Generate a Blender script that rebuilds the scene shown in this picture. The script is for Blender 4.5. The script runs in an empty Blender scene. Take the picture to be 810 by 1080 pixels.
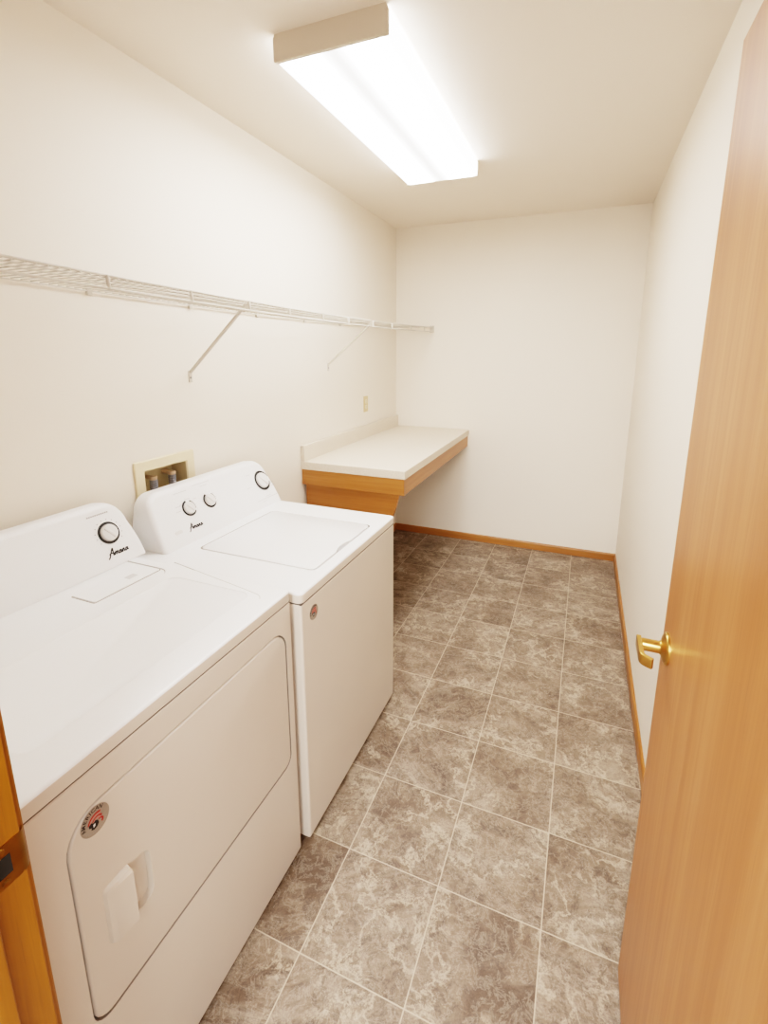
import bpy, bmesh, math, random
from mathutils import Vector, Matrix
random.seed(4)
S = bpy.context.scene
COL = S.collection
PI = math.pi

# ------------------------------------------------------------------ room measures (metres)
W, H = 1.785, 2.495            # room width, ceiling height; left wall x=0, back wall y=0
YF = -3.50                     # inner face of the wall with the doorway
TILE, TX, TY = 0.292608, 0.01263, 0.04726
DOOR_L, DOOR_R = 0.865, 1.665  # doorway

# ------------------------------------------------------------------ materials
class NT:
    def __init__(s, name):
        s.m = bpy.data.materials.new(name); s.m.use_nodes = True
        s.t = s.m.node_tree; s.n = s.t.nodes
        s.b = s.n['Principled BSDF']
    def add(s, typ, **kw):
        n = s.n.new(typ)
        for k, v in kw.items():
            if k.startswith('i_'):
                n.inputs[k[2:].replace('_', ' ')].default_value = v
            else: setattr(n, k, v)
        return n
    def link(s, a, b): s.t.links.new(a, b)
    def math(s, op, a, b=None, c=None, clamp=False):
        n = s.n.new('ShaderNodeMath'); n.operation = op; n.use_clamp = clamp
        for i, v in enumerate((a, b, c)):
            if v is None: continue
            if isinstance(v, (int, float)): n.inputs[i].default_value = v
            else: s.link(v, n.inputs[i])
        return n.outputs[0]
    def noise(s, vec, scale, detail=4, rough=.5, dist=0.):
        n = s.add('ShaderNodeTexNoise'); n.inputs['Scale'].default_value = scale
        n.inputs['Detail'].default_value = detail; n.inputs['Roughness'].default_value = rough
        n.inputs['Distortion'].default_value = dist
        s.link(vec, n.inputs['Vector']); return n.outputs['Fac']
    def ramp(s, fac, stops):
        n = s.add('ShaderNodeValToRGB'); e = n.color_ramp.elements
        while len(e) < len(stops): e.new(0.5)
        for k, (p, c) in enumerate(stops):
            e[k].position = p; e[k].color = (*c, 1) if len(c) == 3 else c
        s.link(fac, n.inputs[0]); return n.outputs[0]
    def mix(s, fac, a, b, mode='MIX'):
        n = s.add('ShaderNodeMix', data_type='RGBA', blend_type=mode)
        for sock, v in ((n.inputs[0], fac), (n.inputs[6], a), (n.inputs[7], b)):
            if isinstance(v, (int, float)): sock.default_value = v
            elif isinstance(v, tuple): sock.default_value = (*v, 1)
            else: s.link(v, sock)
        return n.outputs[2]
    def bump(s, h, strength=.1, dist=.002):
        n = s.add('ShaderNodeBump'); n.inputs['Strength'].default_value = strength
        n.inputs['Distance'].default_value = dist; s.link(h, n.inputs['Height'])
        s.link(n.outputs[0], s.b.inputs['Normal'])
    def pos(s): return s.add('ShaderNodeNewGeometry').outputs['Position']
    def obj(s): return s.add('ShaderNodeTexCoord').outputs['Object']
    def scaled(s, vec, sc, rot=(0, 0, 0)):
        n = s.add('ShaderNodeMapping'); n.inputs['Scale'].default_value = sc
        n.inputs['Rotation'].default_value = rot; s.link(vec, n.inputs['Vector']); return n.outputs[0]

def plain(name, col, rough=.5, metal=0., var=.04, scale=9., coat=0., bump=0.):
    t = NT(name); o = t.obj()
    f = t.noise(o, scale, 3)
    lo = tuple(c * (1 - var) for c in col); hi = tuple(min(1, c * (1 + var)) for c in col)
    t.link(t.ramp(f, [(.3, lo), (.7, hi)]), t.b.inputs['Base Color'])
    t.b.inputs['Roughness'].default_value = rough; t.b.inputs['Metallic'].default_value = metal
    t.b.inputs['Coat Weight'].default_value = coat
    if bump: t.bump(t.noise(o, 400, 2), bump, .0005)
    return t.m

def paint(name, col):
    t = NT(name); p = t.pos()
    f = t.noise(p, 1.3, 3)
    t.link(t.ramp(f, [(.3, tuple(c * .985 for c in col)), (.7, tuple(min(1, c * 1.015) for c in col))]), t.b.inputs['Base Color'])
    t.b.inputs['Roughness'].default_value = .62
    t.bump(t.noise(p, 120, 4, .6), .12, .002)
    return t.m

def oak(name, dark, mid, light, axis='z', rough=.38, rot=0):
    t = NT(name); p = t.obj()
    sc = {'z': (60, 60, 1.6), 'y': (60, 1.6, 60), 'x': (1.6, 60, 60)}[axis]
    sc2 = tuple(v * .16 for v in sc); sc3 = tuple(v * 5 for v in sc)
    big = t.noise(t.scaled(p, sc2, (rot, 0, 0)), 1, 3, .5, .8)
    fine = t.noise(t.scaled(p, sc, (rot, 0, 0)), 1, 5, .65, .6)
    pore = t.noise(t.scaled(p, sc3, (rot, 0, 0)), 1, 2, .6)
    v = t.math('ADD', t.math('MULTIPLY', big, .5), t.math('MULTIPLY', fine, .5))
    c = t.ramp(v, [(.33, dark), (.5, mid), (.66, light)])
    pr = t.ramp(pore, [(.30, (1, 1, 1)), (.42, (0, 0, 0))])
    c = t.mix(t.math('MULTIPLY', pr, .28), c, tuple(x * .62 for x in dark))
    t.link(c, t.b.inputs['Base Color']); t.b.inputs['Roughness'].default_value = rough
    t.b.inputs['Coat Weight'].default_value = .15; t.b.inputs['Coat Roughness'].default_value = .3
    t.bump(fine, .08, .001)
    return t.m

def tile_floor():
    t = NT('slate_look_vinyl_tile'); p = t.pos()
    sx = t.add('ShaderNodeSeparateXYZ'); t.link(p, sx.inputs[0])
    u = t.math('DIVIDE', t.math('SUBTRACT', sx.outputs[0], TX), TILE)
    v = t.math('DIVIDE', t.math('ADD', sx.outputs[1], TY), TILE)
    fu, fv = t.math('FRACT', u), t.math('FRACT', v)
    iu, iv = t.math('FLOOR', u), t.math('FLOOR', v)
    def edge(f):   # distance to nearest joint
        return t.math('MINIMUM', f, t.math('SUBTRACT', 1., f))
    far = t.math('GREATER_THAN', sx.outputs[0], 1.70)     # the last sheet edge is hidden by the baseboard
    d = t.math('MINIMUM', t.math('MAXIMUM', edge(fu), far), edge(fv))
    grout = t.math('SUBTRACT', 1., t.math('SMOOTH_MIN', t.math('DIVIDE', t.math('SUBTRACT', d, .0030), .0045, clamp=True), 1., .02), clamp=True)
    idv = t.add('ShaderNodeCombineXYZ'); t.link(iu, idv.inputs[0]); t.link(iv, idv.inputs[1])
    wn = t.add('ShaderNodeTexWhiteNoise', noise_dimensions='3D'); t.link(idv.outputs[0], wn.inputs['Vector'])
    ws = t.add('ShaderNodeSeparateColor'); t.link(wn.outputs['Color'], ws.inputs[0])
    r1, r2, r3 = ws.outputs[0], ws.outputs[1], ws.outputs[2]
    # every tile: its own crop and turn of the stone pattern
    off = t.add('ShaderNodeVectorMath', operation='SCALE'); t.link(wn.outputs['Color'], off.inputs[0]); off.inputs['Scale'].default_value = 17.
    rot = t.add('ShaderNodeVectorRotate', rotation_type='Z_AXIS'); t.link(p, rot.inputs['Vector'])
    t.link(t.math('MULTIPLY', t.math('SUBTRACT', r1, .5), 1.5), rot.inputs['Angle'])
    ad = t.add('ShaderNodeVectorMath', operation='ADD'); t.link(rot.outputs[0], ad.inputs[0]); t.link(off.outputs[0], ad.inputs[1])
    q = ad.outputs[0]
    base = t.noise(q, 5.0, 12, .74, .35)
    tone = t.math('ADD', base, t.math('MULTIPLY', t.math('SUBTRACT', r2, .5), .10))
    c = t.ramp(tone, [(.36, (0.094, 0.058, 0.035)), (.46, (0.143, 0.094, 0.061)), (.54, (0.196, 0.140, 0.097)), (.66, (0.28, 0.216, 0.160))])
    # slanted cleft streaks
    sq = t.scaled(q, (5, 24, 5), (0, 0, .75))
    st = t.noise(sq, 1, 9, .68, 1.0)
    stm = t.ramp(st, [(.44, (0, 0, 0)), (.62, (1, 1, 1))])
    mask = t.math('MULTIPLY', t.ramp(t.noise(q, 4., 3), [(.40, (.15,) * 3), (.58, (1, 1, 1))]), t.math('ADD', t.math('MULTIPLY', r3, .8), .1))
    c = t.mix(t.math('MULTIPLY', stm, mask), c, (0.334, 0.263, 0.202))
    std = t.ramp(t.noise(t.scaled(q, (7, 34, 7), (0, 0, .8)), 1, 8, .7, .8), [(.40, (1, 1, 1)), (.50, (0, 0, 0))])
    c = t.mix(t.math('MULTIPLY', std, t.math('MULTIPLY', mask, .6)), c, (0.085, 0.057, 0.038))
    # pale rivulet veins and fine dark cracks
    vn = t.noise(q, 8.0, 10, .64, .25)
    ve = t.math('SUBTRACT', 1., t.math('MULTIPLY', t.math('ABSOLUTE', t.math('SUBTRACT', vn, .5)), 30.), clamp=True)
    vm = t.ramp(t.noise(q, 5., 4), [(.44, (0, 0, 0)), (.56, (1, 1, 1))])
    c = t.mix(t.math('MULTIPLY', t.math('MULTIPLY', ve, vm), .75), c, (0.483, 0.391, 0.291))
    vn2 = t.noise(q, 12, 10, .68, .4)
    ve2 = t.math('SUBTRACT', 1., t.math('MULTIPLY', t.math('ABSOLUTE', t.math('SUBTRACT', vn2, .48)), 38.), clamp=True)
    c = t.mix(t.math('MULTIPLY', ve2, .6), c, (0.064, 0.041, 0.027))
    vn3 = t.noise(q, 26, 8, .7, .6)
    ve3 = t.math('SUBTRACT', 1., t.math('MULTIPLY', t.math('ABSOLUTE', t.math('SUBTRACT', vn3, .52)), 30.), clamp=True)
    c = t.mix(t.math('MULTIPLY', ve3, .38), c, (0.426, 0.355, 0.284))
    gr = t.noise(p, 210, 4, .75)
    c = t.mix(.5, c, t.ramp(gr, [(.34, (.30, .30, .30)), (.66, (.70, .70, .70))]), 'OVERLAY')
    c = t.mix(t.math('MULTIPLY', grout, .92), c, (.50, .40, .30))
    t.link(c, t.b.inputs['Base Color'])
    t.b.inputs['Roughness'].default_value = .55
    hgt = t.math('SUBTRACT', t.math('MULTIPLY', base, .25), grout)
    t.bump(hgt, .35, .0015)
    return t.m

M = {}
M['wall'] = paint('warm_white_wall_paint', (.83, .748, .645))
M['ceil'] = paint('ceiling_paint', (.82, .730, .635))
M['floor'] = tile_floor()
M['oak'] = oak('honey_oak_veneer', (.31, .108, .030), (.395, .152, .048), (.48, .205, .075))
M['oak_y'] = oak('honey_oak_trim_along_wall', (.27, .095, .018), (.35, .135, .030), (.43, .185, .05), 'y')
M['oak_x'] = oak('honey_oak_trim_across', (.27, .095, .018), (.35, .135, .030), (.43, .185, .05), 'x')
M['jamb'] = oak('golden_oak_jamb', (.20, .068, .003), (.28, .10, .005), (.37, .145, .010))
M['panel'] = oak('oak_plywood_panel', (.30, .105, .02), (.36, .135, .03), (.43, .18, .045), 'x')
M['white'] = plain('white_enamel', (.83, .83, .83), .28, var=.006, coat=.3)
M['cab_shaded'] = plain('white_enamel_shaded', (.64, .565, .49), .36, var=.008, coat=.15)  # white enamel with the tan shade of fronts and rims put into its colour
M['console'] = plain('white_console_plastic', (.83, .83, .83), .35, var=.006)
M['knob'] = plain('pale_grey_knob_plastic', (.72, .70, .68), .35, var=.02)
M['black'] = plain('black_print', (.012, .012, .014), .5, var=.1)
M['darkgap'] = plain('dark_gap', (.03, .026, .022), .8, var=.1)
M['greyprint'] = plain('grey_print', (.38, .37, .37), .6, var=.05)
M['lightprint'] = plain('pale_grey_print', (.58, .57, .57), .6, var=.05)
M['wire'] = plain('white_vinyl_coated_wire', (.58, .53, .46), .4, var=.02)
M['ivory'] = plain('ivory_plastic', (.74, .62, .42), .45, var=.02)
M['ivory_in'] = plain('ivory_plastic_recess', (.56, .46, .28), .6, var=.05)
M['outlet'] = plain('almond_outlet_plastic', (.60, .45, .25), .4, var=.02)
M['hose'] = plain('grey_rubber_hose', (.26, .265, .30), .55, var=.2, scale=60)
M['brass'] = plain('polished_brass', (.60, .35, .11), .30, 1., var=.05)
M['oldbrass'] = plain('antique_brass', (.30, .16, .035), .33, 1., var=.15, scale=40)
M['valve'] = plain('pinkish_valve_metal', (.68, .50, .36), .4, .3, var=.05)
M['lam'] = None
M['steel'] = plain('grey_foot', (.2, .2, .2), .5, var=.1)
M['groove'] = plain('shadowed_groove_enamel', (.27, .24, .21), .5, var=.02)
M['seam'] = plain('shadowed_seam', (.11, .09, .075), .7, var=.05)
M['groove2'] = plain('soft_shadowed_groove_enamel', (.42, .40, .38), .5, var=.02)  # softer groove shade painted into the white enamel
M['darkgap'].node_tree.nodes['Principled BSDF'].inputs['Specular IOR Level'].default_value = .05
M['red'] = plain('red_print', (.42, .035, .03), .5, var=.05)
M['pink'] = plain('pink_print', (.62, .25, .21), .5, var=.05)
M['silver'] = plain('silver_sticker', (.34, .29, .24), .4, .2, var=.1, scale=60)
M['housing'] = plain('fixture_enamel', (.66, .58, .49), .5, var=.01)
M['carpet'] = plain('hall_carpet', (.42, .37, .30), .95, var=.2, scale=150)
def laminate():
    t = NT('speckled_cream_laminate'); o = t.obj()
    f = t.noise(o, 420, 2, .6); g = t.noise(o, 6, 3)
    c = t.ramp(f, [(.36, (.52, .42, .31)), (.46, (.70, .61, .50)), (.62, (.75, .66, .555)), (.72, (.80, .73, .64))])
    c = t.mix(.25, c, t.ramp(g, [(.3, (.68, .59, .49)), (.7, (.75, .67, .57))]))
    t.link(c, t.b.inputs['Base Color']); t.b.inputs['Roughness'].default_value = .4
    return t.m
M['lam'] = laminate()
def diffuser(cx, half):
    # acrylic lens lit by two tubes: brighter over each tube, softer between them
    t = NT('lit_acrylic_lens'); o = t.obj()
    s = t.add('ShaderNodeSeparateXYZ'); t.link(o, s.inputs[0])
    a = t.math('ABSOLUTE', t.math('DIVIDE', s.outputs[0], half))
    k = t.ramp(a, [(0., (.065,) * 3), (.06, (.075,) * 3), (.16, (.16,) * 3), (.34, (1,) * 3), (.86, (1,) * 3), (.93, (.3,) * 3), (1., (.22,) * 3)])
    e = t.math('MULTIPLY', k, 1.)
    t.b.inputs['Base Color'].default_value = (.8, .8, .8, 1)
    t.b.inputs['Roughness'].default_value = .3
    t.b.inputs['Emission Color'].default_value = (1., .98, .955, 1)
    t.link(t.math('MULTIPLY', e, LAMP), t.b.inputs['Emission Strength'])
    return t.m
LAMP = 12.0

# ------------------------------------------------------------------ mesh helpers
def link(name, bm, mat, parent=None, smooth=False, loc=None, kind=None):
    bmesh.ops.recalc_face_normals(bm, faces=bm.faces[:])
    me = bpy.data.meshes.new(name)
    if loc: bmesh.ops.translate(bm, verts=bm.verts[:], vec=-Vector(loc))
    bm.to_mesh(me); bm.free()
    for m in (mat if isinstance(mat, (list, tuple)) else [mat]): me.materials.append(m)
    if smooth:
        for p in me.polygons: p.use_smooth = True
        try: me.set_sharp_from_angle(angle=math.radians(smooth if smooth is not True else 35))
        except Exception: pass
    o = bpy.data.objects.new(name, me); COL.objects.link(o)
    if loc: o.location = loc
    if parent:
        o.parent = parent
        o.matrix_parent_inverse = Matrix.Translation(-parent.location) if parent.parent is None else (Matrix.Translation(-(world_loc(parent))))
    if kind: o['kind'] = kind
    return o
def world_loc(o):
    # every object here is only translated; parts keep world coordinates through their parent inverse
    v = Vector(o.location)
    if o.parent: v = world_loc(o.parent) + (o.matrix_parent_inverse @ v)
    return v
def tag(o, label, cat, group=None):
    o['label'] = label; o['category'] = cat
    if group: o['group'] = group
    return o
def thing(name, loc, label, cat, group=None):
    o = bpy.data.objects.new(name, None); COL.objects.link(o); o.location = loc
    o.empty_display_size = .1
    return tag(o, label, cat, group)
def struct(name, bm, mat, parent=None, **k):
    return link(name, bm, mat, parent, kind='structure', **k)

def box(bm, x0, x1, y0, y1, z0, z1, bev=0., seg=2):
    r = bmesh.ops.create_cube(bm, size=1.)
    vs = r['verts']
    for v in vs:
        v.co.x = x0 if v.co.x < 0 else x1; v.co.y = y0 if v.co.y < 0 else y1; v.co.z = z0 if v.co.z < 0 else z1
    if bev:
        es = list({e for v in vs for e in v.link_edges})
        bmesh.ops.bevel(bm, geom=es, offset=bev, segments=seg, affect='EDGES', profile=.5)
    return bm
def B(*a, **k): return box(bmesh.new(), *a, **k)
def tube(bm, pts, r, n=8, cap=True):
    pts = [Vector(p) for p in pts]; rings = []
    up = None
    for i, p in enumerate(pts):
        t = (pts[min(i + 1, len(pts) - 1)] - pts[max(i - 1, 0)]).normalized()
        if up is None:
            up = Vector((0, 0, 1)) if abs(t.z) < .9 else Vector((1, 0, 0))
        a = t.cross(up).normalized(); b = a.cross(t).normalized(); up = b
        rr = r[i] if isinstance(r, (list, tuple)) else r
        rings.append([bm.verts.new(p + rr * (math.cos(2 * PI * k / n) * a + math.sin(2 * PI * k / n) * b)) for k in range(n)])
    for A, C in zip(rings, rings[1:]):
        for k in range(n): bm.faces.new((A[k], A[(k + 1) % n], C[(k + 1) % n], C[k]))
    if cap: bm.faces.new(rings[0][::-1]); bm.faces.new(rings[-1])
    return bm
def rrect(u0, v0, u1, v1, r, n=6):
    """rounded rectangle, r = one radius or four (bl, br, tr, tl)"""
    if not isinstance(r, (list, tuple)): r = (r,) * 4
    r = [max(q, 1e-4) for q in r]; out = []
    for (cx, cy, q, a0) in ((u0 + r[0], v0 + r[0], r[0], PI), (u1 - r[1], v0 + r[1], r[1], 1.5 * PI),
                            (u1 - r[2], v1 - r[2], r[2], 0), (u0 + r[3], v1 - r[3], r[3], .5 * PI)):
        for k in range(n + 1):
            a = a0 + .5 * PI * k / n; out.append((cx + q * math.cos(a), cy + q * math.sin(a)))
    return out
def loft(bm, loops, cap0=True, cap1=True):
    R = [[bm.verts.new(p) for p in L] for L in loops]; n = len(R[0])
    for A, C in zip(R, R[1:]):
        for k in range(n): bm.faces.new((A[k], A[(k + 1) % n], C[(k + 1) % n], C[k]))
    if cap0: bm.faces.new(R[0][::-1])
    if cap1: bm.faces.new(R[-1])
    return R
def plate(bm, f, rect, r, w_top, w_bot, edge=.006, holes=(), seg=5, rim=0):
    """slab in (u,v,w) space mapped by f; rounded outer corners, rounded top rim, and sunken
    rounded-rectangle pockets: holes = [(rect, r, depth)]"""
    u0, v0, u1, v1 = rect
    loops = [rrect(u0, v0, u1, v1, r)]
    ls = [[f(u, v, w_bot) for u, v in loops[0]]]
    rr = (lambda d: [max(q - d, .0005) for q in (r if isinstance(r, (list, tuple)) else (r,) * 4)])
    for k in range(seg + 1):
        a = .5 * PI * k / seg; d = edge * (1 - math.cos(a)); w = w_top - edge + edge * math.sin(a)
        ls.append([f(u, v, w) for u, v in rrect(u0 + d, v0 + d, u1 - d, v1 - d, rr(d))])
    R = loft(bm, ls, True, False)
    if rim:
        low = set(R[0] + R[1] + R[2])
        for fc in bm.faces:
            if all(v in low for v in fc.verts): fc.material_index = rim
    top = R[-1]
    edges = [bm.edges.get((top[k], top[(k + 1) % len(top)])) for k in range(len(top))]
    if not holes:
        bm.faces.new(top); return bm
    for hole in holes:
        h, hr, dep = hole[:3]; mi = hole[3] if len(hole) > 3 else (0, 0)
        L = rrect(*h, hr)
        s = .0025
        a = [bm.verts.new(f(u, v, w_top)) for u, v in L]
        hrr = (lambda d: [max(q - d, .0005) for q in (hr if isinstance(hr, (list, tuple)) else (hr,) * 4)])
        b = [bm.verts.new(f(u, v, w_top - dep * .5)) for u, v in rrect(h[0] + s * .3, h[1] + s * .3, h[2] - s * .3, h[3] - s * .3, hrr(s * .3))]
        c = [bm.verts.new(f(u, v, w_top - dep)) for u, v in rrect(h[0] + s, h[1] + s, h[2] - s, h[3] - s, hrr(s))]
        n = len(a)
        edges += [bm.edges.new((a[k], a[(k + 1) % n])) for k in range(n)]
        for A, C in ((a, b), (b, c)):
            for k in range(n): bm.faces.new((A[k], A[(k + 1) % n], C[(k + 1) % n], C[k])).material_index = mi[0]
        bm.faces.new(c).material_index = mi[1]
    bmesh.ops.triangle_fill(bm, use_beauty=True, use_dissolve=False, edges=edges)
    return bm
def lathe(bm, f, prof, n=40):
    """prof = [(radius, height)] revolved in a frame f(u,v,w)"""
    rings = []
    for (r, w) in prof:
        if r < 1e-6: rings.append([bm.verts.new(f(0, 0, w))])
        else: rings.append([bm.verts.new(f(r * math.cos(2 * PI * k / n), r * math.sin(2 * PI * k / n), w)) for k in range(n)])
    for A, C in zip(rings, rings[1:]):
        for k in range(n):
            a, b = A[k % len(A)], A[(k + 1) % n % len(A)]; c, d = C[(k + 1) % n % len(C)], C[k % len(C)]
            vs = []
            for q in (a, b, c, d):
                if q not in vs: vs.append(q)
            if len(vs) > 2: bm.faces.new(vs)
    if len(rings[0]) > 1: bm.faces.new(rings[0][::-1])
    if len(rings[-1]) > 1: bm.faces.new(rings[-1])
    return bm
def frame(o, u, v):
    o, u, v = Vector(o), Vector(u).normalized(), Vector(v).normalized(); w = u.cross(v).normalized()
    return lambda a, b, c=0.: o + u * a + v * b + w * c
def smooth_line(p, n=6):
    out = []
    for i in range(len(p) - 1):
        a, b, c, d = [Vector(p[max(0, min(len(p) - 1, i + k))]) for k in (-1, 0, 1, 2)]
        for s in range(n):
            t = s / n
            out.append(.5 * ((2 * b) + (c - a) * t + (2 * a - 5 * b + 4 * c - d) * t * t + (3 * b - a - 3 * c + d) * t ** 3))
    out.append(Vector(p[-1])); return out
def text_bm(bm, f, s, size, u=0, v=0, rot=0., align='CENTER', shear=0.):
    c = bpy.data.curves.new('t', 'FONT'); c.body = s; c.size = size; c.align_x = align; c.align_y = 'CENTER'; c.shear = shear
    c.resolution_u = 3; c.offset = size * .02
    o = bpy.data.objects.new('t', c); COL.objects.link(o)
    me = bpy.data.meshes.new_from_object(o.evaluated_get(bpy.context.evaluated_depsgraph_get()))
    bpy.data.objects.remove(o); bpy.data.curves.remove(c)
    vs = []
    for q in me.vertices:
        x, y = q.co.x, q.co.y
        vs.append(bm.verts.new(f(u + x * math.cos(rot) - y * math.sin(rot), v + x * math.sin(rot) + y * math.cos(rot), .0006)))
    for p in me.polygons:
        try: bm.faces.new([vs[i] for i in p.vertices])
        except ValueError: pass
    bpy.data.meshes.remove(me)

# ------------------------------------------------------------------ the room
bm = bmesh.new(); box(bm, 0, W, YF, 0, -.05, 0)
box(bm, DOOR_L, DOOR_R, YF - .115, YF, -.05, 0)
struct('floor', bm, M['floor'])
struct('floor_hall', B(-1.2, 3.2, YF - 2.6, YF - .115, -.05, 0), M['carpet'])
struct('ceiling', B(-.1, W + .1, YF - .115, .1, H, H + .08), M['ceil'])
struct('wall_back', B(-.1, W + .1, 0, .1, 0, H), M['wall'])
# left wall with the pocket for the supply box
bx0, bx1, bz0, bz1 = -2.540, -2.340, .985, 1.121     # opening of the supply box (y, z)
bm = bmesh.new()
box(bm, -.1, 0, YF - .115, bx0, 0, H); box(bm, -.1, 0, bx1, 0, 0, H)
box(bm, -.1, 0, bx0, bx1, 0, bz0); box(bm, -.1, 0, bx0, bx1, bz1, H); box(bm, -.1, -.088, bx0, bx1, bz0, bz1)
struct('wall_left', bm, M['wall'])
struct('wall_right', B(W, W + .1, YF - .115, 0, 0, H), M['wall'])
bm = bmesh.new()
box(bm, 0, DOOR_L - .02, YF - .115, YF, 0, H); box(bm, DOOR_R + .055, W, YF - .115, YF, 0, H)
box(bm, DOOR_L - .02, DOOR_R + .055, YF - .115, YF, 2.08, H)
struct('wall_front', bm, M['wall'])

BH, BT = .058, .012
def base_profile(along):   # small eased top edge
    return [(0, 0), (BT, 0), (BT, BH - .010), (BT - .002, BH - .004), (BT - .006, BH), (0, BH)]
bm = bmesh.new()
loft(bm, [[(x, -a, z) for a, z in base_profile(0)] for x in (0, W)])
struct('baseboard_back', bm, M['oak_x'])
bm = bmesh.new()
loft(bm, [[(W - a, y, z) for a, z in base_profile(0)] for y in (YF, -BT)])
struct('baseboard_right', bm, M['oak_y'])
bm = bmesh.new()
loft(bm, [[(a, y, z) for a, z in base_profile(0)] for y in (-1.93, -BT)])
struct('baseboard_left', bm, M['oak_y'])

# doorway: jambs with stop, casing on the room side
bm = bmesh.new()
jx = DOOR_L
box(bm, jx - .019, jx, YF - .125, YF + .002, 0, 2.062, bev=.0015)
box(bm, jx, jx + .011, YF - .078, YF - .040, 0, 2.062, bev=.002)
jamb = struct('trim_1', bm, M['jamb'])
bm = bmesh.new()
box(bm, jx - .019 - .055, jx - .006, YF, YF + .010, 0, 2.12, bev=.003)
struct('trim_2', bm, M['jamb'])
bm = bmesh.new()
box(bm, DOOR_R + .036, DOOR_R + .055, YF - .125, YF + .002, 0, 2.062, bev=.0015)
struct('trim_3', bm, M['jamb'])
bm = bmesh.new()
box(bm, jx, DOOR_R + .036, YF - .125, YF + .002, 2.062, 2.081, bev=.0015)
struct('trim_4', bm, M['jamb'])
# brass strike plate let into the jamb, its lip curling over the room-side edge
bm = bmesh.new()
sy0, sy1, sz0, sz1 = YF - .040, YF + .004, .915, .972
prof = [(jx + .0012, sy0), (jx + .0012, YF - .004), (jx + .0005, YF + .001), (jx - .002, YF + .0055), (jx - .006, YF + .008)]
tk = .0018
out = prof + [(x - tk * .8, y - tk * .7) for x, y in prof[::-1]]
zz = [(sz0, 0), (sz0 + .004, 0), (sz1 - .004, 0), (sz1, 0)]
loft(bm, [[(x, y, z) for x, y in out] for z in (sz0, sz1)])
link('strike_plate', bm, M['oldbrass'], jamb, smooth=40)
bm = bmesh.new(); box(bm, jx - .004, jx + .0016, YF - .033, YF - .013, .930, .957)
h = link('latch_hole', bm, M['darkgap'], jamb)
bm = bmesh.new()
for z in (.9215, .9655): lathe(bm, frame((jx + .0010, YF - .022, z), (0, 1, 0), (0, 0, 1)), [(.0045, 0), (.004, .0014), (.0015, .0010), (0, .0008)], 16)
link('screw', bm, M['oldbrass'], jamb, smooth=30)

# ------------------------------------------------------------------ the open door
DX, DY0, DY1, DZ = DOOR_R, YF + .006, -2.700, 2.055
door = struct('door_1', B(DX, DX + .035, DY0, DY1, .010, DZ, bev=.0012), M['oak'])
hz, hy = .962, -2.757
F = frame((DX, hy, hz), (0, 1, 0), (0, 0, 1))
Fm = lambda a, b, c=0.: Vector((DX - c, hy + a, hz + b))
bm = bmesh.new()
lathe(bm, Fm, [(.033, 0), (.033, .003), (.031, .006), (.024, .009), (.0145, .012), (.0125, .015), (.0125, .020)], 48)
handle = link('door_handle', bm, M['brass'], door, smooth=30)
bm = bmesh.new()
lathe(bm, Fm, [(.0125, .019), (.0125, .044), (.0115, .049)], 32)
link('spindle', bm, M['brass'], handle, smooth=30)
bm = bmesh.new()
# flat lever blade running back towards the hinge, its tip returned to the door
path = [(.0515, .0115), (.0515, 0), (.0515, -.016), (.0515, -.030), (.0515, -.044), (.0500, -.053), (.0455, -.0585), (.040, -.0625), (.034, -.066)]
path = [(DX - a + 0, hy + b) for a, b in path]
sm = smooth_line([(x, y, 0) for x, y in path], 5)
loops = []
for i, p in enumerate(sm):
    t = (sm[min(i + 1, len(sm) - 1)] - sm[max(i - 1, 0)]).normalized(); n = Vector((t.y, -t.x, 0))
    hh = .0125 - .002 * i / len(sm); tt = .0045
    loops.append([(p.x + n.x * a, p.y + n.y * a, hz + b) for a, b in rrect(-tt, -hh, tt, hh, .002, 3)])
loft(bm, loops)
link('lever', bm, M['brass'], handle, smooth=40)
# latch faceplate on the door edge, hinges at the jamb
bm = bmesh.new(); box(bm, DX + .005, DX + .030, DY1 - .001, DY1 + .0012, .932, .990, bev=.0005)
box(bm, DX + .011, DX + .024, DY1, DY1 + .008, .953, .970, bev=.002)
link('latch', bm, M['brass'], door)
for z in (.22, 1.05, 1.86):
    bm = bmesh.new(); tube(bm, [(DX - .004, YF + .004, z - .045), (DX - .004, YF + .004, z + .045)], .0055, 14)
    box(bm, DX - .003, DX + .03, YF + .004, YF + .0058, z - .045, z + .045)
    link('hinge', bm, M['oldbrass'], door, smooth=40)

# ------------------------------------------------------------------ ceiling light
LX0, LX1, LY0, LY1, LZ = .500, .880, -2.335, -1.125, 2.420
lamp = thing('ceiling_light', ((LX0 + LX1) / 2, (LY0 + LY1) / 2, H), 'long rectangular fluorescent ceiling fixture with a glowing white wrap lens', 'ceiling light')
bm = bmesh.new(); box(bm, LX0 + .03, LX1 - .03, LY0 + .01, LY1 - .01, H - .03, H)
link('housing', bm, M['housing'], lamp)
for y0, y1 in ((LY0, LY0 + .012), (LY1 - .012, LY1)):
    bm = bmesh.new()
    pr = [(LX0 + .006, H), (LX0, H - .012), (LX0, LZ + .003), (LX0 + .003, LZ), (LX1 - .003, LZ), (LX1, LZ + .003), (LX1, H - .012), (LX1 - .006, H)]
    loft(bm, [[(x, y, z) for x, z in pr] for y in (y0, y1)])
    link('end_cap', bm, M['housing'], lamp)
bm = bmesh.new()
pr = [(LX0 + .004, H - .010), (LX0 + .004, LZ + .008), (LX0 + .008, LZ + .004), (LX1 - .008, LZ + .004), (LX1 - .004, LZ + .008), (LX1 - .004, H - .010)]
pr2 = [(LX1 - .008, H - .010), (LX1 - .008, LZ + .010), (LX0 + .008, LZ + .010), (LX0 + .008, H - .010)]
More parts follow.
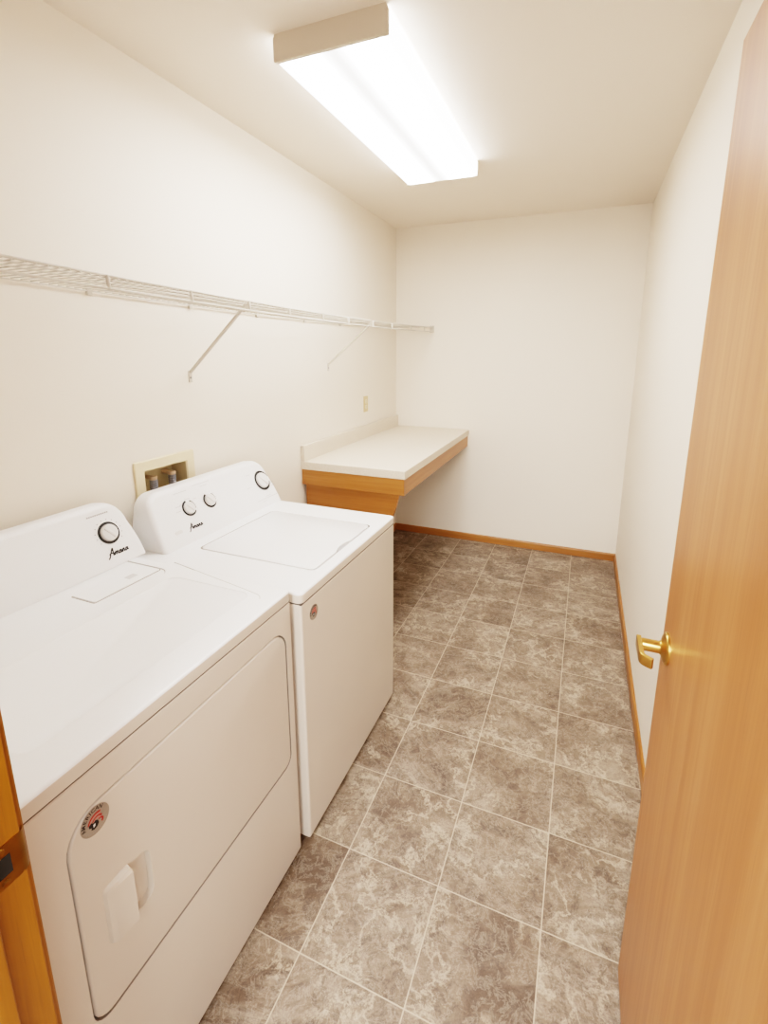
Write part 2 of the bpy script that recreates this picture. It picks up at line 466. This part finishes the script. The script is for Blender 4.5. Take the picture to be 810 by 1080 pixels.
loft(bm, [[(x, y, z) for x, z in pr + pr2] for y in (LY0 + .012, LY1 - .012)])
link('diffuser', bm, diffuser(0, (LX1 - LX0) / 2), lamp, loc=((LX0 + LX1) / 2, (LY0 + LY1) / 2, LZ))

# ------------------------------------------------------------------ wire shelf
SZ, SX = 1.735, .31
def zs(y): return SZ - .013 + .009 * (y + 1.4) ** 2      # the long span sags a little
shelf = thing('wire_shelf', (.0, 0, SZ), 'long white wire shelf running along the left wall above the machines', 'shelf')
bm = bmesh.new()
ys = YF + .02
y = ys + .005
long = lambda x, dz: [(x, ys + (-.004 - ys) * k / 24, zs(ys + (-.004 - ys) * k / 24) + dz) for k in range(25)]
while y < -.008:
    z = zs(y); tube(bm, [(.004, y, z + .003), (SX - .004, y, z + .003), (SX + .001, y, z + .0005), (SX + .002, y, z - .006)], .0018, 6)
    y += .0254
link('deck_wires', bm, M['wire'], shelf, smooth=60)
bm = bmesh.new()
for x in (.008, .108, .208, .262): tube(bm, long(x, -.001), .0024, 6)
link('lengthwise_wires', bm, M['wire'], shelf, smooth=60)
link('front_rod', tube(bmesh.new(), long(SX, 0), .0034, 8), M['wire'], shelf, smooth=60)
link('lower_rod', tube(bmesh.new(), long(SX + .004, -.032), .0038, 8), M['wire'], shelf, smooth=60)
for y in (-3.17, -2.845, -2.56, -2.28, -2.02, -1.745, -1.483, -1.17, -.877, -.52, -.22):
    bm = bmesh.new(); tube(bm, [(SX + .001, y, zs(y) + .001), (SX + .003, y, zs(y) - .010), (SX + .005, y, zs(y) - .034)], .0048, 8)
    link('connector', bm, M['wire'], shelf, smooth=60)
bm = bmesh.new()
box(bm, SX - .020, SX + .014, -.012, 0, zs(0) - .042, zs(0) + .012, bev=.003)
box(bm, SX - .012, SX + .010, -.026, -.010, zs(0) - .040, zs(0) - .022, bev=.002)
link('end_bracket', bm, M['wire'], shelf)
for y in [-.15 - .42 * k for k in range(8)]:
    bm = bmesh.new(); box(bm, 0, .012, y - .008, y + .008, zs(y) - .014, zs(y) + .006, bev=.002)
    link('wall_clip', bm, M['wire'], shelf)
for (yw, zw, yf, lab) in ((-2.275, 1.470, -2.275, 'nearer of the two white diagonal shelf braces, on the wall above the washing machine'),
                          (-1.150, 1.475, -1.150, 'farther of the two white diagonal shelf braces, above the cream counter')):
    br = thing('shelf_brace', (0, yw, zw), lab, 'shelf brace', 'diagonal braces under the wire shelf')
    bm = bmesh.new()
    a, b = Vector((.004, yw, zw)), Vector((SX - .012, yf, zs(yf) - .007))
    d = (b - a).normalized(); n = Vector((-d.z, 0, d.x))
    u = [(-.006, -.004), (.006, -.004), (.006, .004), (.0045, .004), (.0045, -.0025), (-.0045, -.0025), (-.0045, .004), (-.006, .004)]
    loft(bm, [[tuple(p + Vector((0, 1, 0)) * s + n * t) for s, t in u] for p in (a, b)])
    link('strut', bm, M['wire'], br)
    bm = bmesh.new()
    tube(bm, [(SX - .016, yf, zs(yf) - .010), (SX - .006, yf, zs(yf) - .008)], .004, 8)
    link('hook', bm, M['wire'], br, smooth=50)
    bm = bmesh.new(); box(bm, 0, .003, yw - .009, yw + .009, zw - .040, zw + .006, bev=.001)
    fp = link('foot_plate', bm, M['wire'], br)
    bm = bmesh.new(); lathe(bm, frame((.003, yw, zw - .022), (0, 1, 0), (0, 0, 1)), [(.004, 0), (.0035, .002), (0, .0025)], 12)
    link('screw', bm, M['steel'], fp)

# ------------------------------------------------------------------ counter at the back
CX, CY, CZ, CT = .634, -1.494, .938, .046
wt = thing('worktop', (0, 0, CZ), 'cream speckled laminate worktop with a low backsplash in the back corner', 'countertop')
bm = bmesh.new(); box(bm, .001, CX, CY, -.001, CZ - CT, CZ, bev=.003)
link('slab', bm, M['lam'], wt)
bm = bmesh.new(); box(bm, .001, .024, CY, -.001, CZ - .001, CZ + .091, bev=.003)
link('backsplash', bm, M['lam'], wt)
cs = thing('counter_base', (0, 0, CZ - CT), 'honey oak apron and tapered side panel carrying the cream worktop', 'counter base')
AB = .802
bm = bmesh.new(); box(bm, .002, CX - .006, CY + .004, CY + .024, AB, CZ - CT, bev=.0015)
link('side_apron', bm, M['oak_x'], cs)
bm = bmesh.new(); box(bm, CX - .028, CX - .008, CY + .0245, -.002, AB, CZ - CT, bev=.0015)
link('front_apron', bm, M['oak_y'], cs)
bm = bmesh.new()
pp = [(.014, 0), (.30, 0), (.562, .69), (.600, AB + .02), (.014, AB + .02)]
loft(bm, [[(x, y, z) for x, z in pp] for y in (CY + .026, CY + .045)])
link('side_panel', bm, M['panel'], cs)
bm = bmesh.new(); box(bm, .002, .02, CY + .046, -.002, .70, CZ - CT)
link('wall_cleat', bm, M['oak_y'], cs)

# ------------------------------------------------------------------ power outlet
oy, oz = -.61, 1.178
ou = thing('power_outlet', (0, oy, oz), 'almond coloured duplex power outlet on the wall above the cream counter', 'power outlet')
F = frame((0, oy, oz), (0, 1, 0), (0, 0, 1))
bm = bmesh.new(); plate(bm, F, (-.035, -.057, .035, .057), .004, .005, 0, .003)
link('cover_plate', bm, M['outlet'], ou, smooth=40)
for s in (-1, 1):
    bm = bmesh.new(); plate(bm, frame((.005, oy, oz + s * .0195), (0, 1, 0), (0, 0, 1)), (-.017, -.014, .017, .014), .011, .002, 0, .001)
    r = link('receptacle', bm, M['ivory'], ou, smooth=40)
    bm = bmesh.new()
    for q in (-.0065, .0065): box(bm, .0068, .0073, oy + q - .001, oy + q + .001, oz + s * .0195 - .002, oz + s * .0195 + .006)
    lathe(bm, frame((.0068, oy, oz + s * .0195 - .007), (0, 1, 0), (0, 0, 1)), [(.0022, 0), (.0022, .0005)], 10)
    link('slots', bm, M['darkgap'], r)
bm = bmesh.new(); lathe(bm, frame((.005, oy, oz), (0, 1, 0), (0, 0, 1)), [(.003, 0), (.0025, .001), (0, .0012)], 12)
link('screw', bm, M['outlet'], ou)

# ------------------------------------------------------------------ water supply box in the wall
sb = thing('supply_box', (0, (bx0 + bx1) / 2, (bz0 + bz1) / 2), 'ivory recessed water supply box in the wall behind the washing machine', 'supply box')
fr = (-2.582, .955, -2.298, 1.162)
bm = bmesh.new()
outer = rrect(fr[0], fr[1], fr[2], fr[3], .006); inner = rrect(bx0 + .001, bz0 + .001, bx1 - .001, bz1 - .001, .004)
loft(bm, [[(0.0005, u, v) for u, v in inner], [(0.0005, u, v) for u, v in outer], [(.006, u, v) for u, v in outer],
          [(.009, u, v) for u, v in rrect(fr[0] + .003, fr[1] + .003, fr[2] - .003, fr[3] - .003, .004)],
          [(.009, u, v) for u, v in rrect(bx0 - .004, bz0 - .004, bx1 + .004, bz1 + .004, .005)],
          [(.004, u, v) for u, v in inner]], False, False)
link('frame', bm, M['ivory'], sb, smooth=30)
bm = bmesh.new()
L = rrect(bx0 + .001, bz0 + .001, bx1 - .001, bz1 - .001, .004)
loft(bm, [[(.004, u, v) for u, v in L], [(-.075, u, v) for u, v in L], [(-.078, u * .999, v) for u, v in L]], False, True)
link('recess', bm, M['ivory_in'], sb)
vy = (-2.474, -2.384)
for y in vy:
    bm = bmesh.new()
    lathe(bm, frame((-.03, y, 1.084), (1, 0, 0), (0, 1, 0)), [(.010, -.014), (.0145, -.010), (.0155, -.002), (.014, .002), (0, .003)], 20)
    tube(bm, [(-.03, y, 1.080), (-.078, y, 1.080)], .008, 12)
    link('valve', bm, M['valve'], sb, smooth=40)
for y, lab in zip(vy, ('left ribbed grey hose hanging from the valve in the ivory supply box', 'right ribbed grey hose hanging from the valve in the ivory supply box')):
    bm = bmesh.new()
    pts = smooth_line([(-.03, y, 1.072), (-.03, y, 1.02), (-.018, y, .985), (.012, y, .93), (.035, y + .01, .82), (.035, y + .02, .62)], 24)
    tube(bm, pts, [.0135 + .0016 * (1 if (i // 2) % 2 else 0) for i in range(len(pts))], 14)
    tag(link('supply_hose', bm, M['hose'], smooth=60), lab, 'hose', 'washing machine supply hoses')

# ------------------------------------------------------------------ laundry machines
AM = [[(-.25, -.42), (.0, -.3), (.35, .45), (.78, 1.42), (.92, 1.5), (.98, .7), (1.06, -.02)],
      [(.05, .42), (.5, .62), (.95, .52), (1.3, .45)],
      [(1.22, .02), (1.42, .68), (1.36, .02), (1.6, .66), (1.76, .62), (1.74, .02), (1.98, .66), (2.14, .6), (2.14, .05), (2.3, .12), (2.5, .4),
       (2.78, .66), (2.52, .62), (2.42, .2), (2.58, .0), (2.82, .35), (2.92, .68), (2.88, .1), (3.05, .08), (3.25, .68), (3.2, .02), (3.44, .66), (3.6, .6),
       (3.6, .05), (3.8, .12), (4.0, .4), (4.26, .66), (4.02, .62), (3.92, .2), (4.08, .0), (4.32, .35), (4.42, .7), (4.4, .1), (4.7, .25)]]
def amana(name, f, width, parent):
    k = width / 4.9
    bm = bmesh.new()
    for s in AM:
        pts = smooth_line([(a * k + b * k * .22, b * k, 0) for a, b in s], 4)
        r = .085 * k if len(s) > 8 else .11 * k
        L, Rr = [], []
        for i, p in enumerate(pts):
            t = (pts[min(i + 1, len(pts) - 1)] - pts[max(i - 1, 0)]).normalized(); n = Vector((-t.y, t.x))
            rr = r * (1 + .35 * abs(t.y))
            L.append(bm.verts.new(f(p.x + n.x * rr, p.y + n.y * rr, .0008))); Rr.append(bm.verts.new(f(p.x - n.x * rr, p.y - n.y * rr, .0008)))
        for a in range(len(pts) - 1): bm.faces.new((L[a], L[a + 1], Rr[a + 1], Rr[a]))
    return link(name, bm, M['black'], parent)

def sticker(parent, x, y, z, r):
    f = frame((x, y, z), (0, 1, 0), (0, 0, 1))
    bm = bmesh.new(); lathe(bm, f, [(r, 0), (r, .0006), (r * .98, .0008)], 40)
    st = link('sticker', bm, M['silver'], parent); st['label'] = 'round silver sticker with black lettering and a red and dark emblem'
    g = lambda a, b, c=0.: f(a * r, b * r, c + .0004)
    bm = bmesh.new()
    word = 'AMERICAN'
    adv = 0.
    for ch, wd in zip(word, (1, 1.2, .95, 1, .55, 1.02, 1, 1.05)):
        a = math.radians(196 - (adv + wd / 2) * 19.5); adv += wd
        text_bm(bm, g, ch, .37, .80 * math.cos(a), .80 * math.sin(a), a - PI / 2)
    link('lettering', bm, M['black'], st)
    # emblem: curved stripes sweeping off a dark bird's head
    def arc(bm, cx, cy, rad, a0, a1, w0, w1, n=12):
        A, C = [], []
        for i in range(n + 1):
            t = i / n; a = math.radians(a0 + (a1 - a0) * t); w = w0 + (w1 - w0) * t
            A.append(bm.verts.new(g(cx + (rad + w) * math.cos(a), cy + (rad + w) * math.sin(a), .0008)))
            C.append(bm.verts.new(g(cx + (rad - w) * math.cos(a), cy + (rad - w) * math.sin(a), .0008)))
        for i in range(n): bm.faces.new((A[i], A[i + 1], C[i + 1], C[i]))
    bm = bmesh.new(); arc(bm, .1, -.15, .62, 165, 62, .05, .07); arc(bm, .12, -.18, .38, 150, 30, .04, .06); arc(bm, .30, -.28, .18, 120, -60, .05, .07)
    link('red_stripes', bm, M['red'], st)
    bm = bmesh.new(); arc(bm, .1, -.15, .51, 160, 55, .04, .05); arc(bm, .12, -.18, .27, 150, 20, .04, .04)
    link('pink_stripes', bm, M['pink'], st)
    bm = bmesh.new()
    pts = [(-.48, -.02), (-.30, .08), (-.16, -.06), (-.02, .04), (.16, -.10), (.20, -.34), (.06, -.52), (-.16, -.56), (-.36, -.44), (-.30, -.30), (-.46, -.22)]
    bm.faces.new([bm.verts.new(g(a, b, .0010)) for a, b in pts])
    link('dark_emblem', bm, M['black'], st)
    bm = bmesh.new(); bm.faces.new([bm.verts.new(g(a, b, .0014)) for a, b in ((-.20, -.16), (-.05, -.14), (-.06, -.32), (-.20, -.38))])
    link('emblem_highlight', bm, M['white'], st)
    bm = bmesh.new()
    for i in range(16):
        a = math.radians(200 + i * 9); text_bm(bm, g, 'I', .16, .82 * math.cos(a), .82 * math.sin(a), a + PI / 2)
    link('small_print', bm, M['greyprint'], st)

def knob(name, f, r, parent, gap=None):
    """dark printed ring on the console, pale knob with a raised grip bar in it"""
    bm = bmesh.new()
    n = 64; A, C, D, E_ = [], [], [], []
    g0, g1 = gap or (None, None)
    def gapped(k):
        if gap is None: return False
        a = (k + .5) * 360 / n
        return any(lo <= a <= hi for lo, hi in gap)
    ri, ro = r * .76, r * 1.04
    for k in range(n):
        a = 2 * PI * k / n
        A.append(bm.verts.new(f(ri * math.cos(a), ri * math.sin(a), .0012))); C.append(bm.verts.new(f(ro * math.cos(a), ro * math.sin(a), .0012)))
    for k in range(n):
        if not gapped(k): bm.faces.new((A[k], A[(k + 1) % n], C[(k + 1) % n], C[k]))
    ring_bm = bm
    bm = bmesh.new()
    q = r * .80
    lathe(bm, f, [(q, 0), (q, .004), (q * .96, .008), (q * .88, .0100), (0, .0108)], 48)
    kn = link(name, bm, M['knob'], parent, smooth=30)
    link('dial_ring', ring_bm, M['black'], parent)
    bm = bmesh.new()
    a = math.radians(125); u = (math.cos(a), math.sin(a)); v = (-u[1], u[0])
    P = lambda s, t, w: f(s * u[0] + t * v[0], s * u[1] + t * v[1], w)
    lp = []
    for w, sc in ((.009, 1.), (.0122, .92), (.0132, .78)):
        lp.append([P(x * sc, y * (sc if sc > .8 else .7), w) for x, y in rrect(-q * .86, -q * .20, q * .86, q * .20, q * .12, 4)])
    loft(bm, lp)
    link('grip_bar', bm, M['knob'], kn, smooth=40)
    return kn

def console(root, y0, y1, zb, zt, xb, xt, xr, r_near, r_far, lean=.035):
    """backguard: slanted front face, rounded upper corners, rounded rim"""
    Hh = zt - zb
    def outline(d, n=10):
        # walk: bottom near -> bottom far -> up far side -> top -> down near side (leaning sides)
        pts = []
        rn, rf = r_near - d * .5, r_far - d * .5
        a0, a1 = y0 + d, y1 - d; top = 1 - d / Hh
        def yl(t): return a0 + lean * t * t
        def yr(t): return a1 - lean * t * t
        pts.append((a0, 0.)); pts.append((a1, 0.))
        for k in range(1, 6): t = (top - rf / Hh) * k / 5; pts.append((yr(t), t))
        cy, ct = yr(top - rf / Hh) - rf, top - rf / Hh
        for k in range(1, n + 1): a = .5 * PI * k / n; pts.append((cy + rf * math.cos(a), ct + rf / Hh * math.sin(a)))
        cy, ct = yl(top - rn / Hh) + rn, top - rn / Hh
        for k in range(n + 1): a = .5 * PI + .5 * PI * k / n; pts.append((cy + rn * math.cos(a), ct + rn / Hh * math.sin(a)))
        for k in range(4, 0, -1): t = (top - rn / Hh) * k / 5; pts.append((yl(t), t))
        return pts
    def front(y, t, back=0.): return (xb + (xt - xb) * t - back, y, zb + Hh * t)
    loops = [[(xr, y, zb + Hh * t) for y, t in outline(.004)]]
    e = .016
    for k in range(7):
        a = .5 * PI * k / 6; d = e * (1 - math.cos(a)); loops.append([front(y, t, e * (1 - math.sin(a))) for y, t in outline(d)])
    bm = bmesh.new(); loft(bm, loops)
    c = link('console', bm, M['console'], root, smooth=40)
    vdir = Vector((xt - xb, 0, Hh)); 
    def at(y, t):   # frame on the slanted face at y, relative height t
        p = front(y, t); return frame(p, (0, 1, 0), vdir)
    return c, at
def dashes(f, segs, w, name, mat, parent):
    for (u0, v0, u1, v1) in segs:
        bm = bmesh.new()
        a, b = Vector((u0, v0)), Vector((u1, v1)); t = (b - a).normalized(); n = Vector((-t.y, t.x)) * w
        L = (b - a).length; k = max(1, int(L / .006))
        for i in range(k):      # small words: short strokes with gaps
            p, q = a + (b - a) * (i / k), a + (b - a) * ((i + .82) / k)
            bm.faces.new([bm.verts.new(f(*x, .0007)) for x in (p + n, q + n, q - n, p - n)])
        link(name, bm, mat, parent)

FX = lambda x: (lambda u, v, w: Vector((x + w, u, v)))       # plates facing +x: u=y, v=z
FZ = lambda z: (lambda u, v, w: Vector((u, v, z + w)))       # plates facing up: u=x, v=y

# ---- washing machine
WX, WY0, WY1, WZ = .768, -2.716, -1.990, .876
wm = thing('washing_machine', (.40, (WY0 + WY1) / 2, 0), 'white top-loading washing machine with three dials, beyond the dryer', 'washing machine')
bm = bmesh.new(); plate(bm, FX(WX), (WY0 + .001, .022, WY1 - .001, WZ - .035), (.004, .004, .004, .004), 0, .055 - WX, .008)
link('cabinet', bm, M['cab_shaded'], wm, smooth=35)
bm = bmesh.new(); box(bm, .06, WX - .001, WY0 + .003, WY1 - .003, WZ - .0365, WZ - .029); link('seam', bm, M['seam'], wm)
lid = (.262, -2.565, .722, -2.135)
gw = .0050
bm = bmesh.new()
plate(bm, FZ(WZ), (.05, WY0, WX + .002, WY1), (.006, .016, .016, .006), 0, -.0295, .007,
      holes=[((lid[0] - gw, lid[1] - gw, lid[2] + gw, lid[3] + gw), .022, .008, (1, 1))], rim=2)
link('top_panel', bm, [M['white'], M['groove'], M['cab_shaded']], wm, smooth=35)
bm = bmesh.new()
# lid, with a finger scoop cut from its front edge
o_ = []
for (x, y) in rrect(*lid, .020, 6):
    o_.append((x, y))
    if abs(x - lid[2]) < 1e-6 and y < -2.3 and len(o_) > 12 and not any(len(q) == 3 for q in o_):
        for k in range(11):
            t = k / 10; o_.append((lid[2] - .014 * math.sin(PI * t) ** .7, -2.410 + .105 * t, 0))
o_ = [(q[0], q[1]) for q in o_]
cxm = sum(q[0] for q in o_) / len(o_); cym = sum(q[1] for q in o_) / len(o_)
ins = lambda d: [(x + (cxm - x) * d, y + (cym - y) * d) for x, y in o_]
loft(bm, [[(x, y, WZ - .0075) for x, y in o_], [(x, y, WZ + .0005) for x, y in o_], [(x, y, WZ + .0018) for x, y in ins(.006)]])
link('lid', bm, M['white'], wm, smooth=40)
bm = bmesh.new(); box(bm, lid[2] - .016, lid[2] - .0005, -2.408, -2.307, WZ - .0078, WZ - .0070)
link('finger_scoop', bm, M['greyprint'], wm)
con, at = console(wm, -2.655, -1.975, WZ - .001, 1.064, .200, .100, .045, .060, .060)
K1, K2, K3 = at(-2.481, .57), at(-2.374, .57), at(-2.045, .55)
knob('knob', K1, .030, con, gap=[(60, 95), (325, 345)])
knob('knob', K2, .030, con, gap=[(50, 110), (330, 350)])
knob('dial', K3, .045, con, gap=[(345, 372), (0, 12)])
amana('logo', at(-2.520, .21), .068, con)
dashes(at(-2.52, .88), [(0, 0, .062, 0), (.095, 0.008, .185, .008), (.13, -.004, .165, -.004), (-.015, -.048, .008, -.048), (-.022, -.066, .002, -.066),
                        (.035, -.032, .06, -.032), (.075, -.040, .09, -.040)], .0014, 'function_lettering', M['lightprint'], con)
dashes(at(-2.10, .17), [(-.03, 0, .11, 0), (.0, -.01, .03, -.01), (-.03, .125, -.005, .125), (-.055, .07, -.035, .07), (.03, .008, .07, .008), (.10, .045, .125, .045), (.10, .06, .12, .06)], .0012, 'cycle_lettering', M['lightprint'], con)
def ticks(f, r, n, a0, a1, parent, mat='greyprint', s=.0012):
    bm = bmesh.new()
    for k in range(n):
        a = math.radians(a0 + (a1 - a0) * k / (n - 1)); u, v = r * math.cos(a), r * math.sin(a)
        lathe(bm, lambda x, y, w: f(u + x, v + y, w), [(s, .0002), (s, .0009)], 8)
    return link('dial_marks', bm, M[mat], parent)
ticks(K1, .037, 9, 200, -20, con, 'lightprint'); ticks(K2, .037, 9, 200, -20, con, 'lightprint'); ticks(K3, .050, 22, 250, -80, con, 'lightprint')
bm = bmesh.new(); plate(bm, at(-2.568, .25), (-.016, -.006, .016, .006), .0055, .001, 0, .0005); link('badge', bm, M['knob'], con)
sticker(wm, WX + .0002, -2.648, .787, .024)
for x in (.12, WX - .06):
    for y in (WY0 + .06, WY1 - .06):
        bm = bmesh.new(); lathe(bm, FZ(0) if 0 else (lambda u, v, w, X=x, Y=y: Vector((X + u, Y + v, w))), [(.020, 0), (.022, .006), (.014, .010), (.010, .030)], 16)
        link('foot', bm, M['steel'], wm, smooth=30)

# ---- dryer
EX, EY0, EY1, EZ = .752, -3.472, -2.742, .902
dr = thing('clothes_dryer', (.40, (EY0 + EY1) / 2, 0), 'white front-loading clothes dryer with one dial, nearest to the doorway', 'dryer')
dd = (-3.392, .365, -2.775, .800)       # door (y0,z0,y1,z1)
drad = (.035, .030, .055, .060)
SE = .869                               # seam height
g = .0035
bm = bmesh.new()
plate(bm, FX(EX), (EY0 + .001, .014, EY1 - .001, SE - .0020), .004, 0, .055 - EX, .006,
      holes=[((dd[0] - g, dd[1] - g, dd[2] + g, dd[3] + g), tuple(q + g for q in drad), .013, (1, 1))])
link('cabinet', bm, [M['cab_shaded'], M['groove']], dr, smooth=35)
bm = bmesh.new(); box(bm, .06, EX - .001, EY0 + .003, EY1 - .003, SE - .0025, SE + .0035); link('seam', bm, M['seam'], dr)
# door with a hand pocket and a raised pull beside it
bm = bmesh.new()
pk = (-3.312, .497, -3.252, .615)
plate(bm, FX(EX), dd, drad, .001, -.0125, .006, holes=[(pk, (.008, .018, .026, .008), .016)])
ddoor = link('door', bm, M['cab_shaded'], dr, smooth=35)
bm = bmesh.new()
hh0, hh1 = .497, .624
def hl(z0, z1, y0, y1, w): return [(EX + w(y), y, z) for y, z in ((y0, z0), (y1, z0), (y1, z1), (y0, z1))]
loops = []
for (ins_, w) in ((0, .0), (.002, .012), (.006, .017)):
    L = rrect(-3.350 + ins_ * 1.6, hh0 + ins_, -3.299 - ins_ * .3, hh1 - ins_ * 1.3, (.010, .003, .003, .010), 4)
    loops.append([(EX + .0008 + w * (.55 + .45 * (y + 3.350) / .051), y, z) for y, z in L])
loft(bm, loops)
link('door_pull', bm, M['cab_shaded'], ddoor, smooth=25)
sticker(dr, EX + .0012, -3.343, .770, .026)
# top panel: soft rounded rim, shallow sunken field, lint screen door
lr = (.225, -2.995, .312, -2.765)
bm = bmesh.new()
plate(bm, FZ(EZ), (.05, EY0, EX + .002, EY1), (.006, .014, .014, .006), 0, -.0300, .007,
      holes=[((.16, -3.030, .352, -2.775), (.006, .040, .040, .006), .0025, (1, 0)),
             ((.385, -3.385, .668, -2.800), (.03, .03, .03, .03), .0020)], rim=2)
link('top_panel', bm, [M['white'], M['groove2'], M['cab_shaded']], dr, smooth=35)
bm = bmesh.new(); plate(bm, FZ(EZ - .0025), (lr[0] - .003, lr[1] - .003, lr[2] + .003, lr[3] + .003 - .016), .006, .0003, -.0001, .0001)
link('lint_slot_rim', bm, M['groove'], dr)
bm = bmesh.new(); plate(bm, FZ(EZ - .0025), (lr[0], lr[1], lr[2], lr[3] - .016), .005, .0030, -.0001, .0015)
bm2 = bmesh.new()
cp_ = smooth_line([(.315, -2.728, 0), (.35, -2.734, 0), (.50, -2.762, 0), (.64, -2.788, 0), (.690, -2.800, 0), (.705, -2.815, 0)], 5)
tube(bm2, [(q.x, q.y, EZ - .0004) for q in cp_], .0011, 6)
link('crease_shade_line', bm2, M['groove2'], dr, smooth=60)  # thin grey line painting in the shade of the crease
ld = link('lint_door', bm, M['white'], dr, smooth=35)
bm = bmesh.new(); plate(bm, FZ(EZ + .0005), (.262, -2.865, .284, -2.835), .003, .0006, 0, .0003); link('arrow_mark', bm, M['lightprint'], ld)
con, at = console(dr, -3.452, -2.700, EZ - .001, 1.084, .170, .092, .045, .070, .070, .05)
K = at(-2.797, .53)
knob('dial', K, .034, con)
ticks(K, .043, 12, 215, -35, con, 'greyprint', .0016)
amana('logo', at(-2.825, .17), .072, con)
dashes(at(-2.845, .85), [(0, 0, .072, 0.0)], .0022, 'heading_lettering', M['greyprint'], con)
for x in (.12, EX - .06):
    for y in (EY0 + .06, EY1 - .06):
        bm = bmesh.new(); lathe(bm, (lambda u, v, w, X=x, Y=y: Vector((X + u, Y + v, w))), [(.020, 0), (.022, .006), (.014, .010), (.010, .022)], 16)
        link('foot', bm, M['steel'], dr, smooth=30)

# ------------------------------------------------------------------ light
w = bpy.data.worlds.new('World'); S.world = w; w.use_nodes = True
w.node_tree.nodes['Background'].inputs[0].default_value = (1., .95, .90, 1)
w.node_tree.nodes['Background'].inputs[1].default_value = .7
def area(name, loc, size, power, col, target):
    l = bpy.data.lights.new(name, 'AREA'); l.shape = 'RECTANGLE'; l.size, l.size_y = size; l.energy = power; l.color = col
    o = bpy.data.objects.new(name, l); COL.objects.link(o); o.location = loc
    o.rotation_euler = (Vector(target) - Vector(loc)).to_track_quat('-Z', 'Y').to_euler(); return o
area('hall_fill', (1.25, -4.9, 2.2), (.9, .9), 30, (1., .97, .93), (1.0, -2.4, .9))  # unseen fill lamp added to brighten the door, right wall and dryer front

# ------------------------------------------------------------------ camera
cam = bpy.data.cameras.new('camera'); co = bpy.data.objects.new('camera', cam); COL.objects.link(co)
yaw, pitch, roll = -0.3857302, -0.2122806, 0.0006946
cy_, sy_, cp, sp = math.cos(yaw), math.sin(yaw), math.cos(pitch), math.sin(pitch)
f_ = Vector((sy_ * cp, cy_ * cp, sp)); r0 = Vector((cy_, -sy_, 0)); u0 = r0.cross(f_)
r_ = math.cos(roll) * r0 + math.sin(roll) * u0; u_ = -math.sin(roll) * r0 + math.cos(roll) * u0
mw = Matrix((r_, u_, -f_)).transposed().to_4x4(); mw.translation = Vector((1.46686, -3.77114, 1.55075))
co.matrix_world = mw
cam.sensor_fit = 'HORIZONTAL'; cam.sensor_width = 36.; cam.lens = 504.263 / 810 * 36
cam.shift_x = -(410.04 - 405) / 810; cam.shift_y = (479.53 - 540) / 810
cam.clip_start = .02
S.camera = co
S.view_settings.view_transform = 'Filmic'; S.view_settings.look = 'High Contrast'
S.view_settings.exposure = 1.7; S.view_settings.gamma = 1.
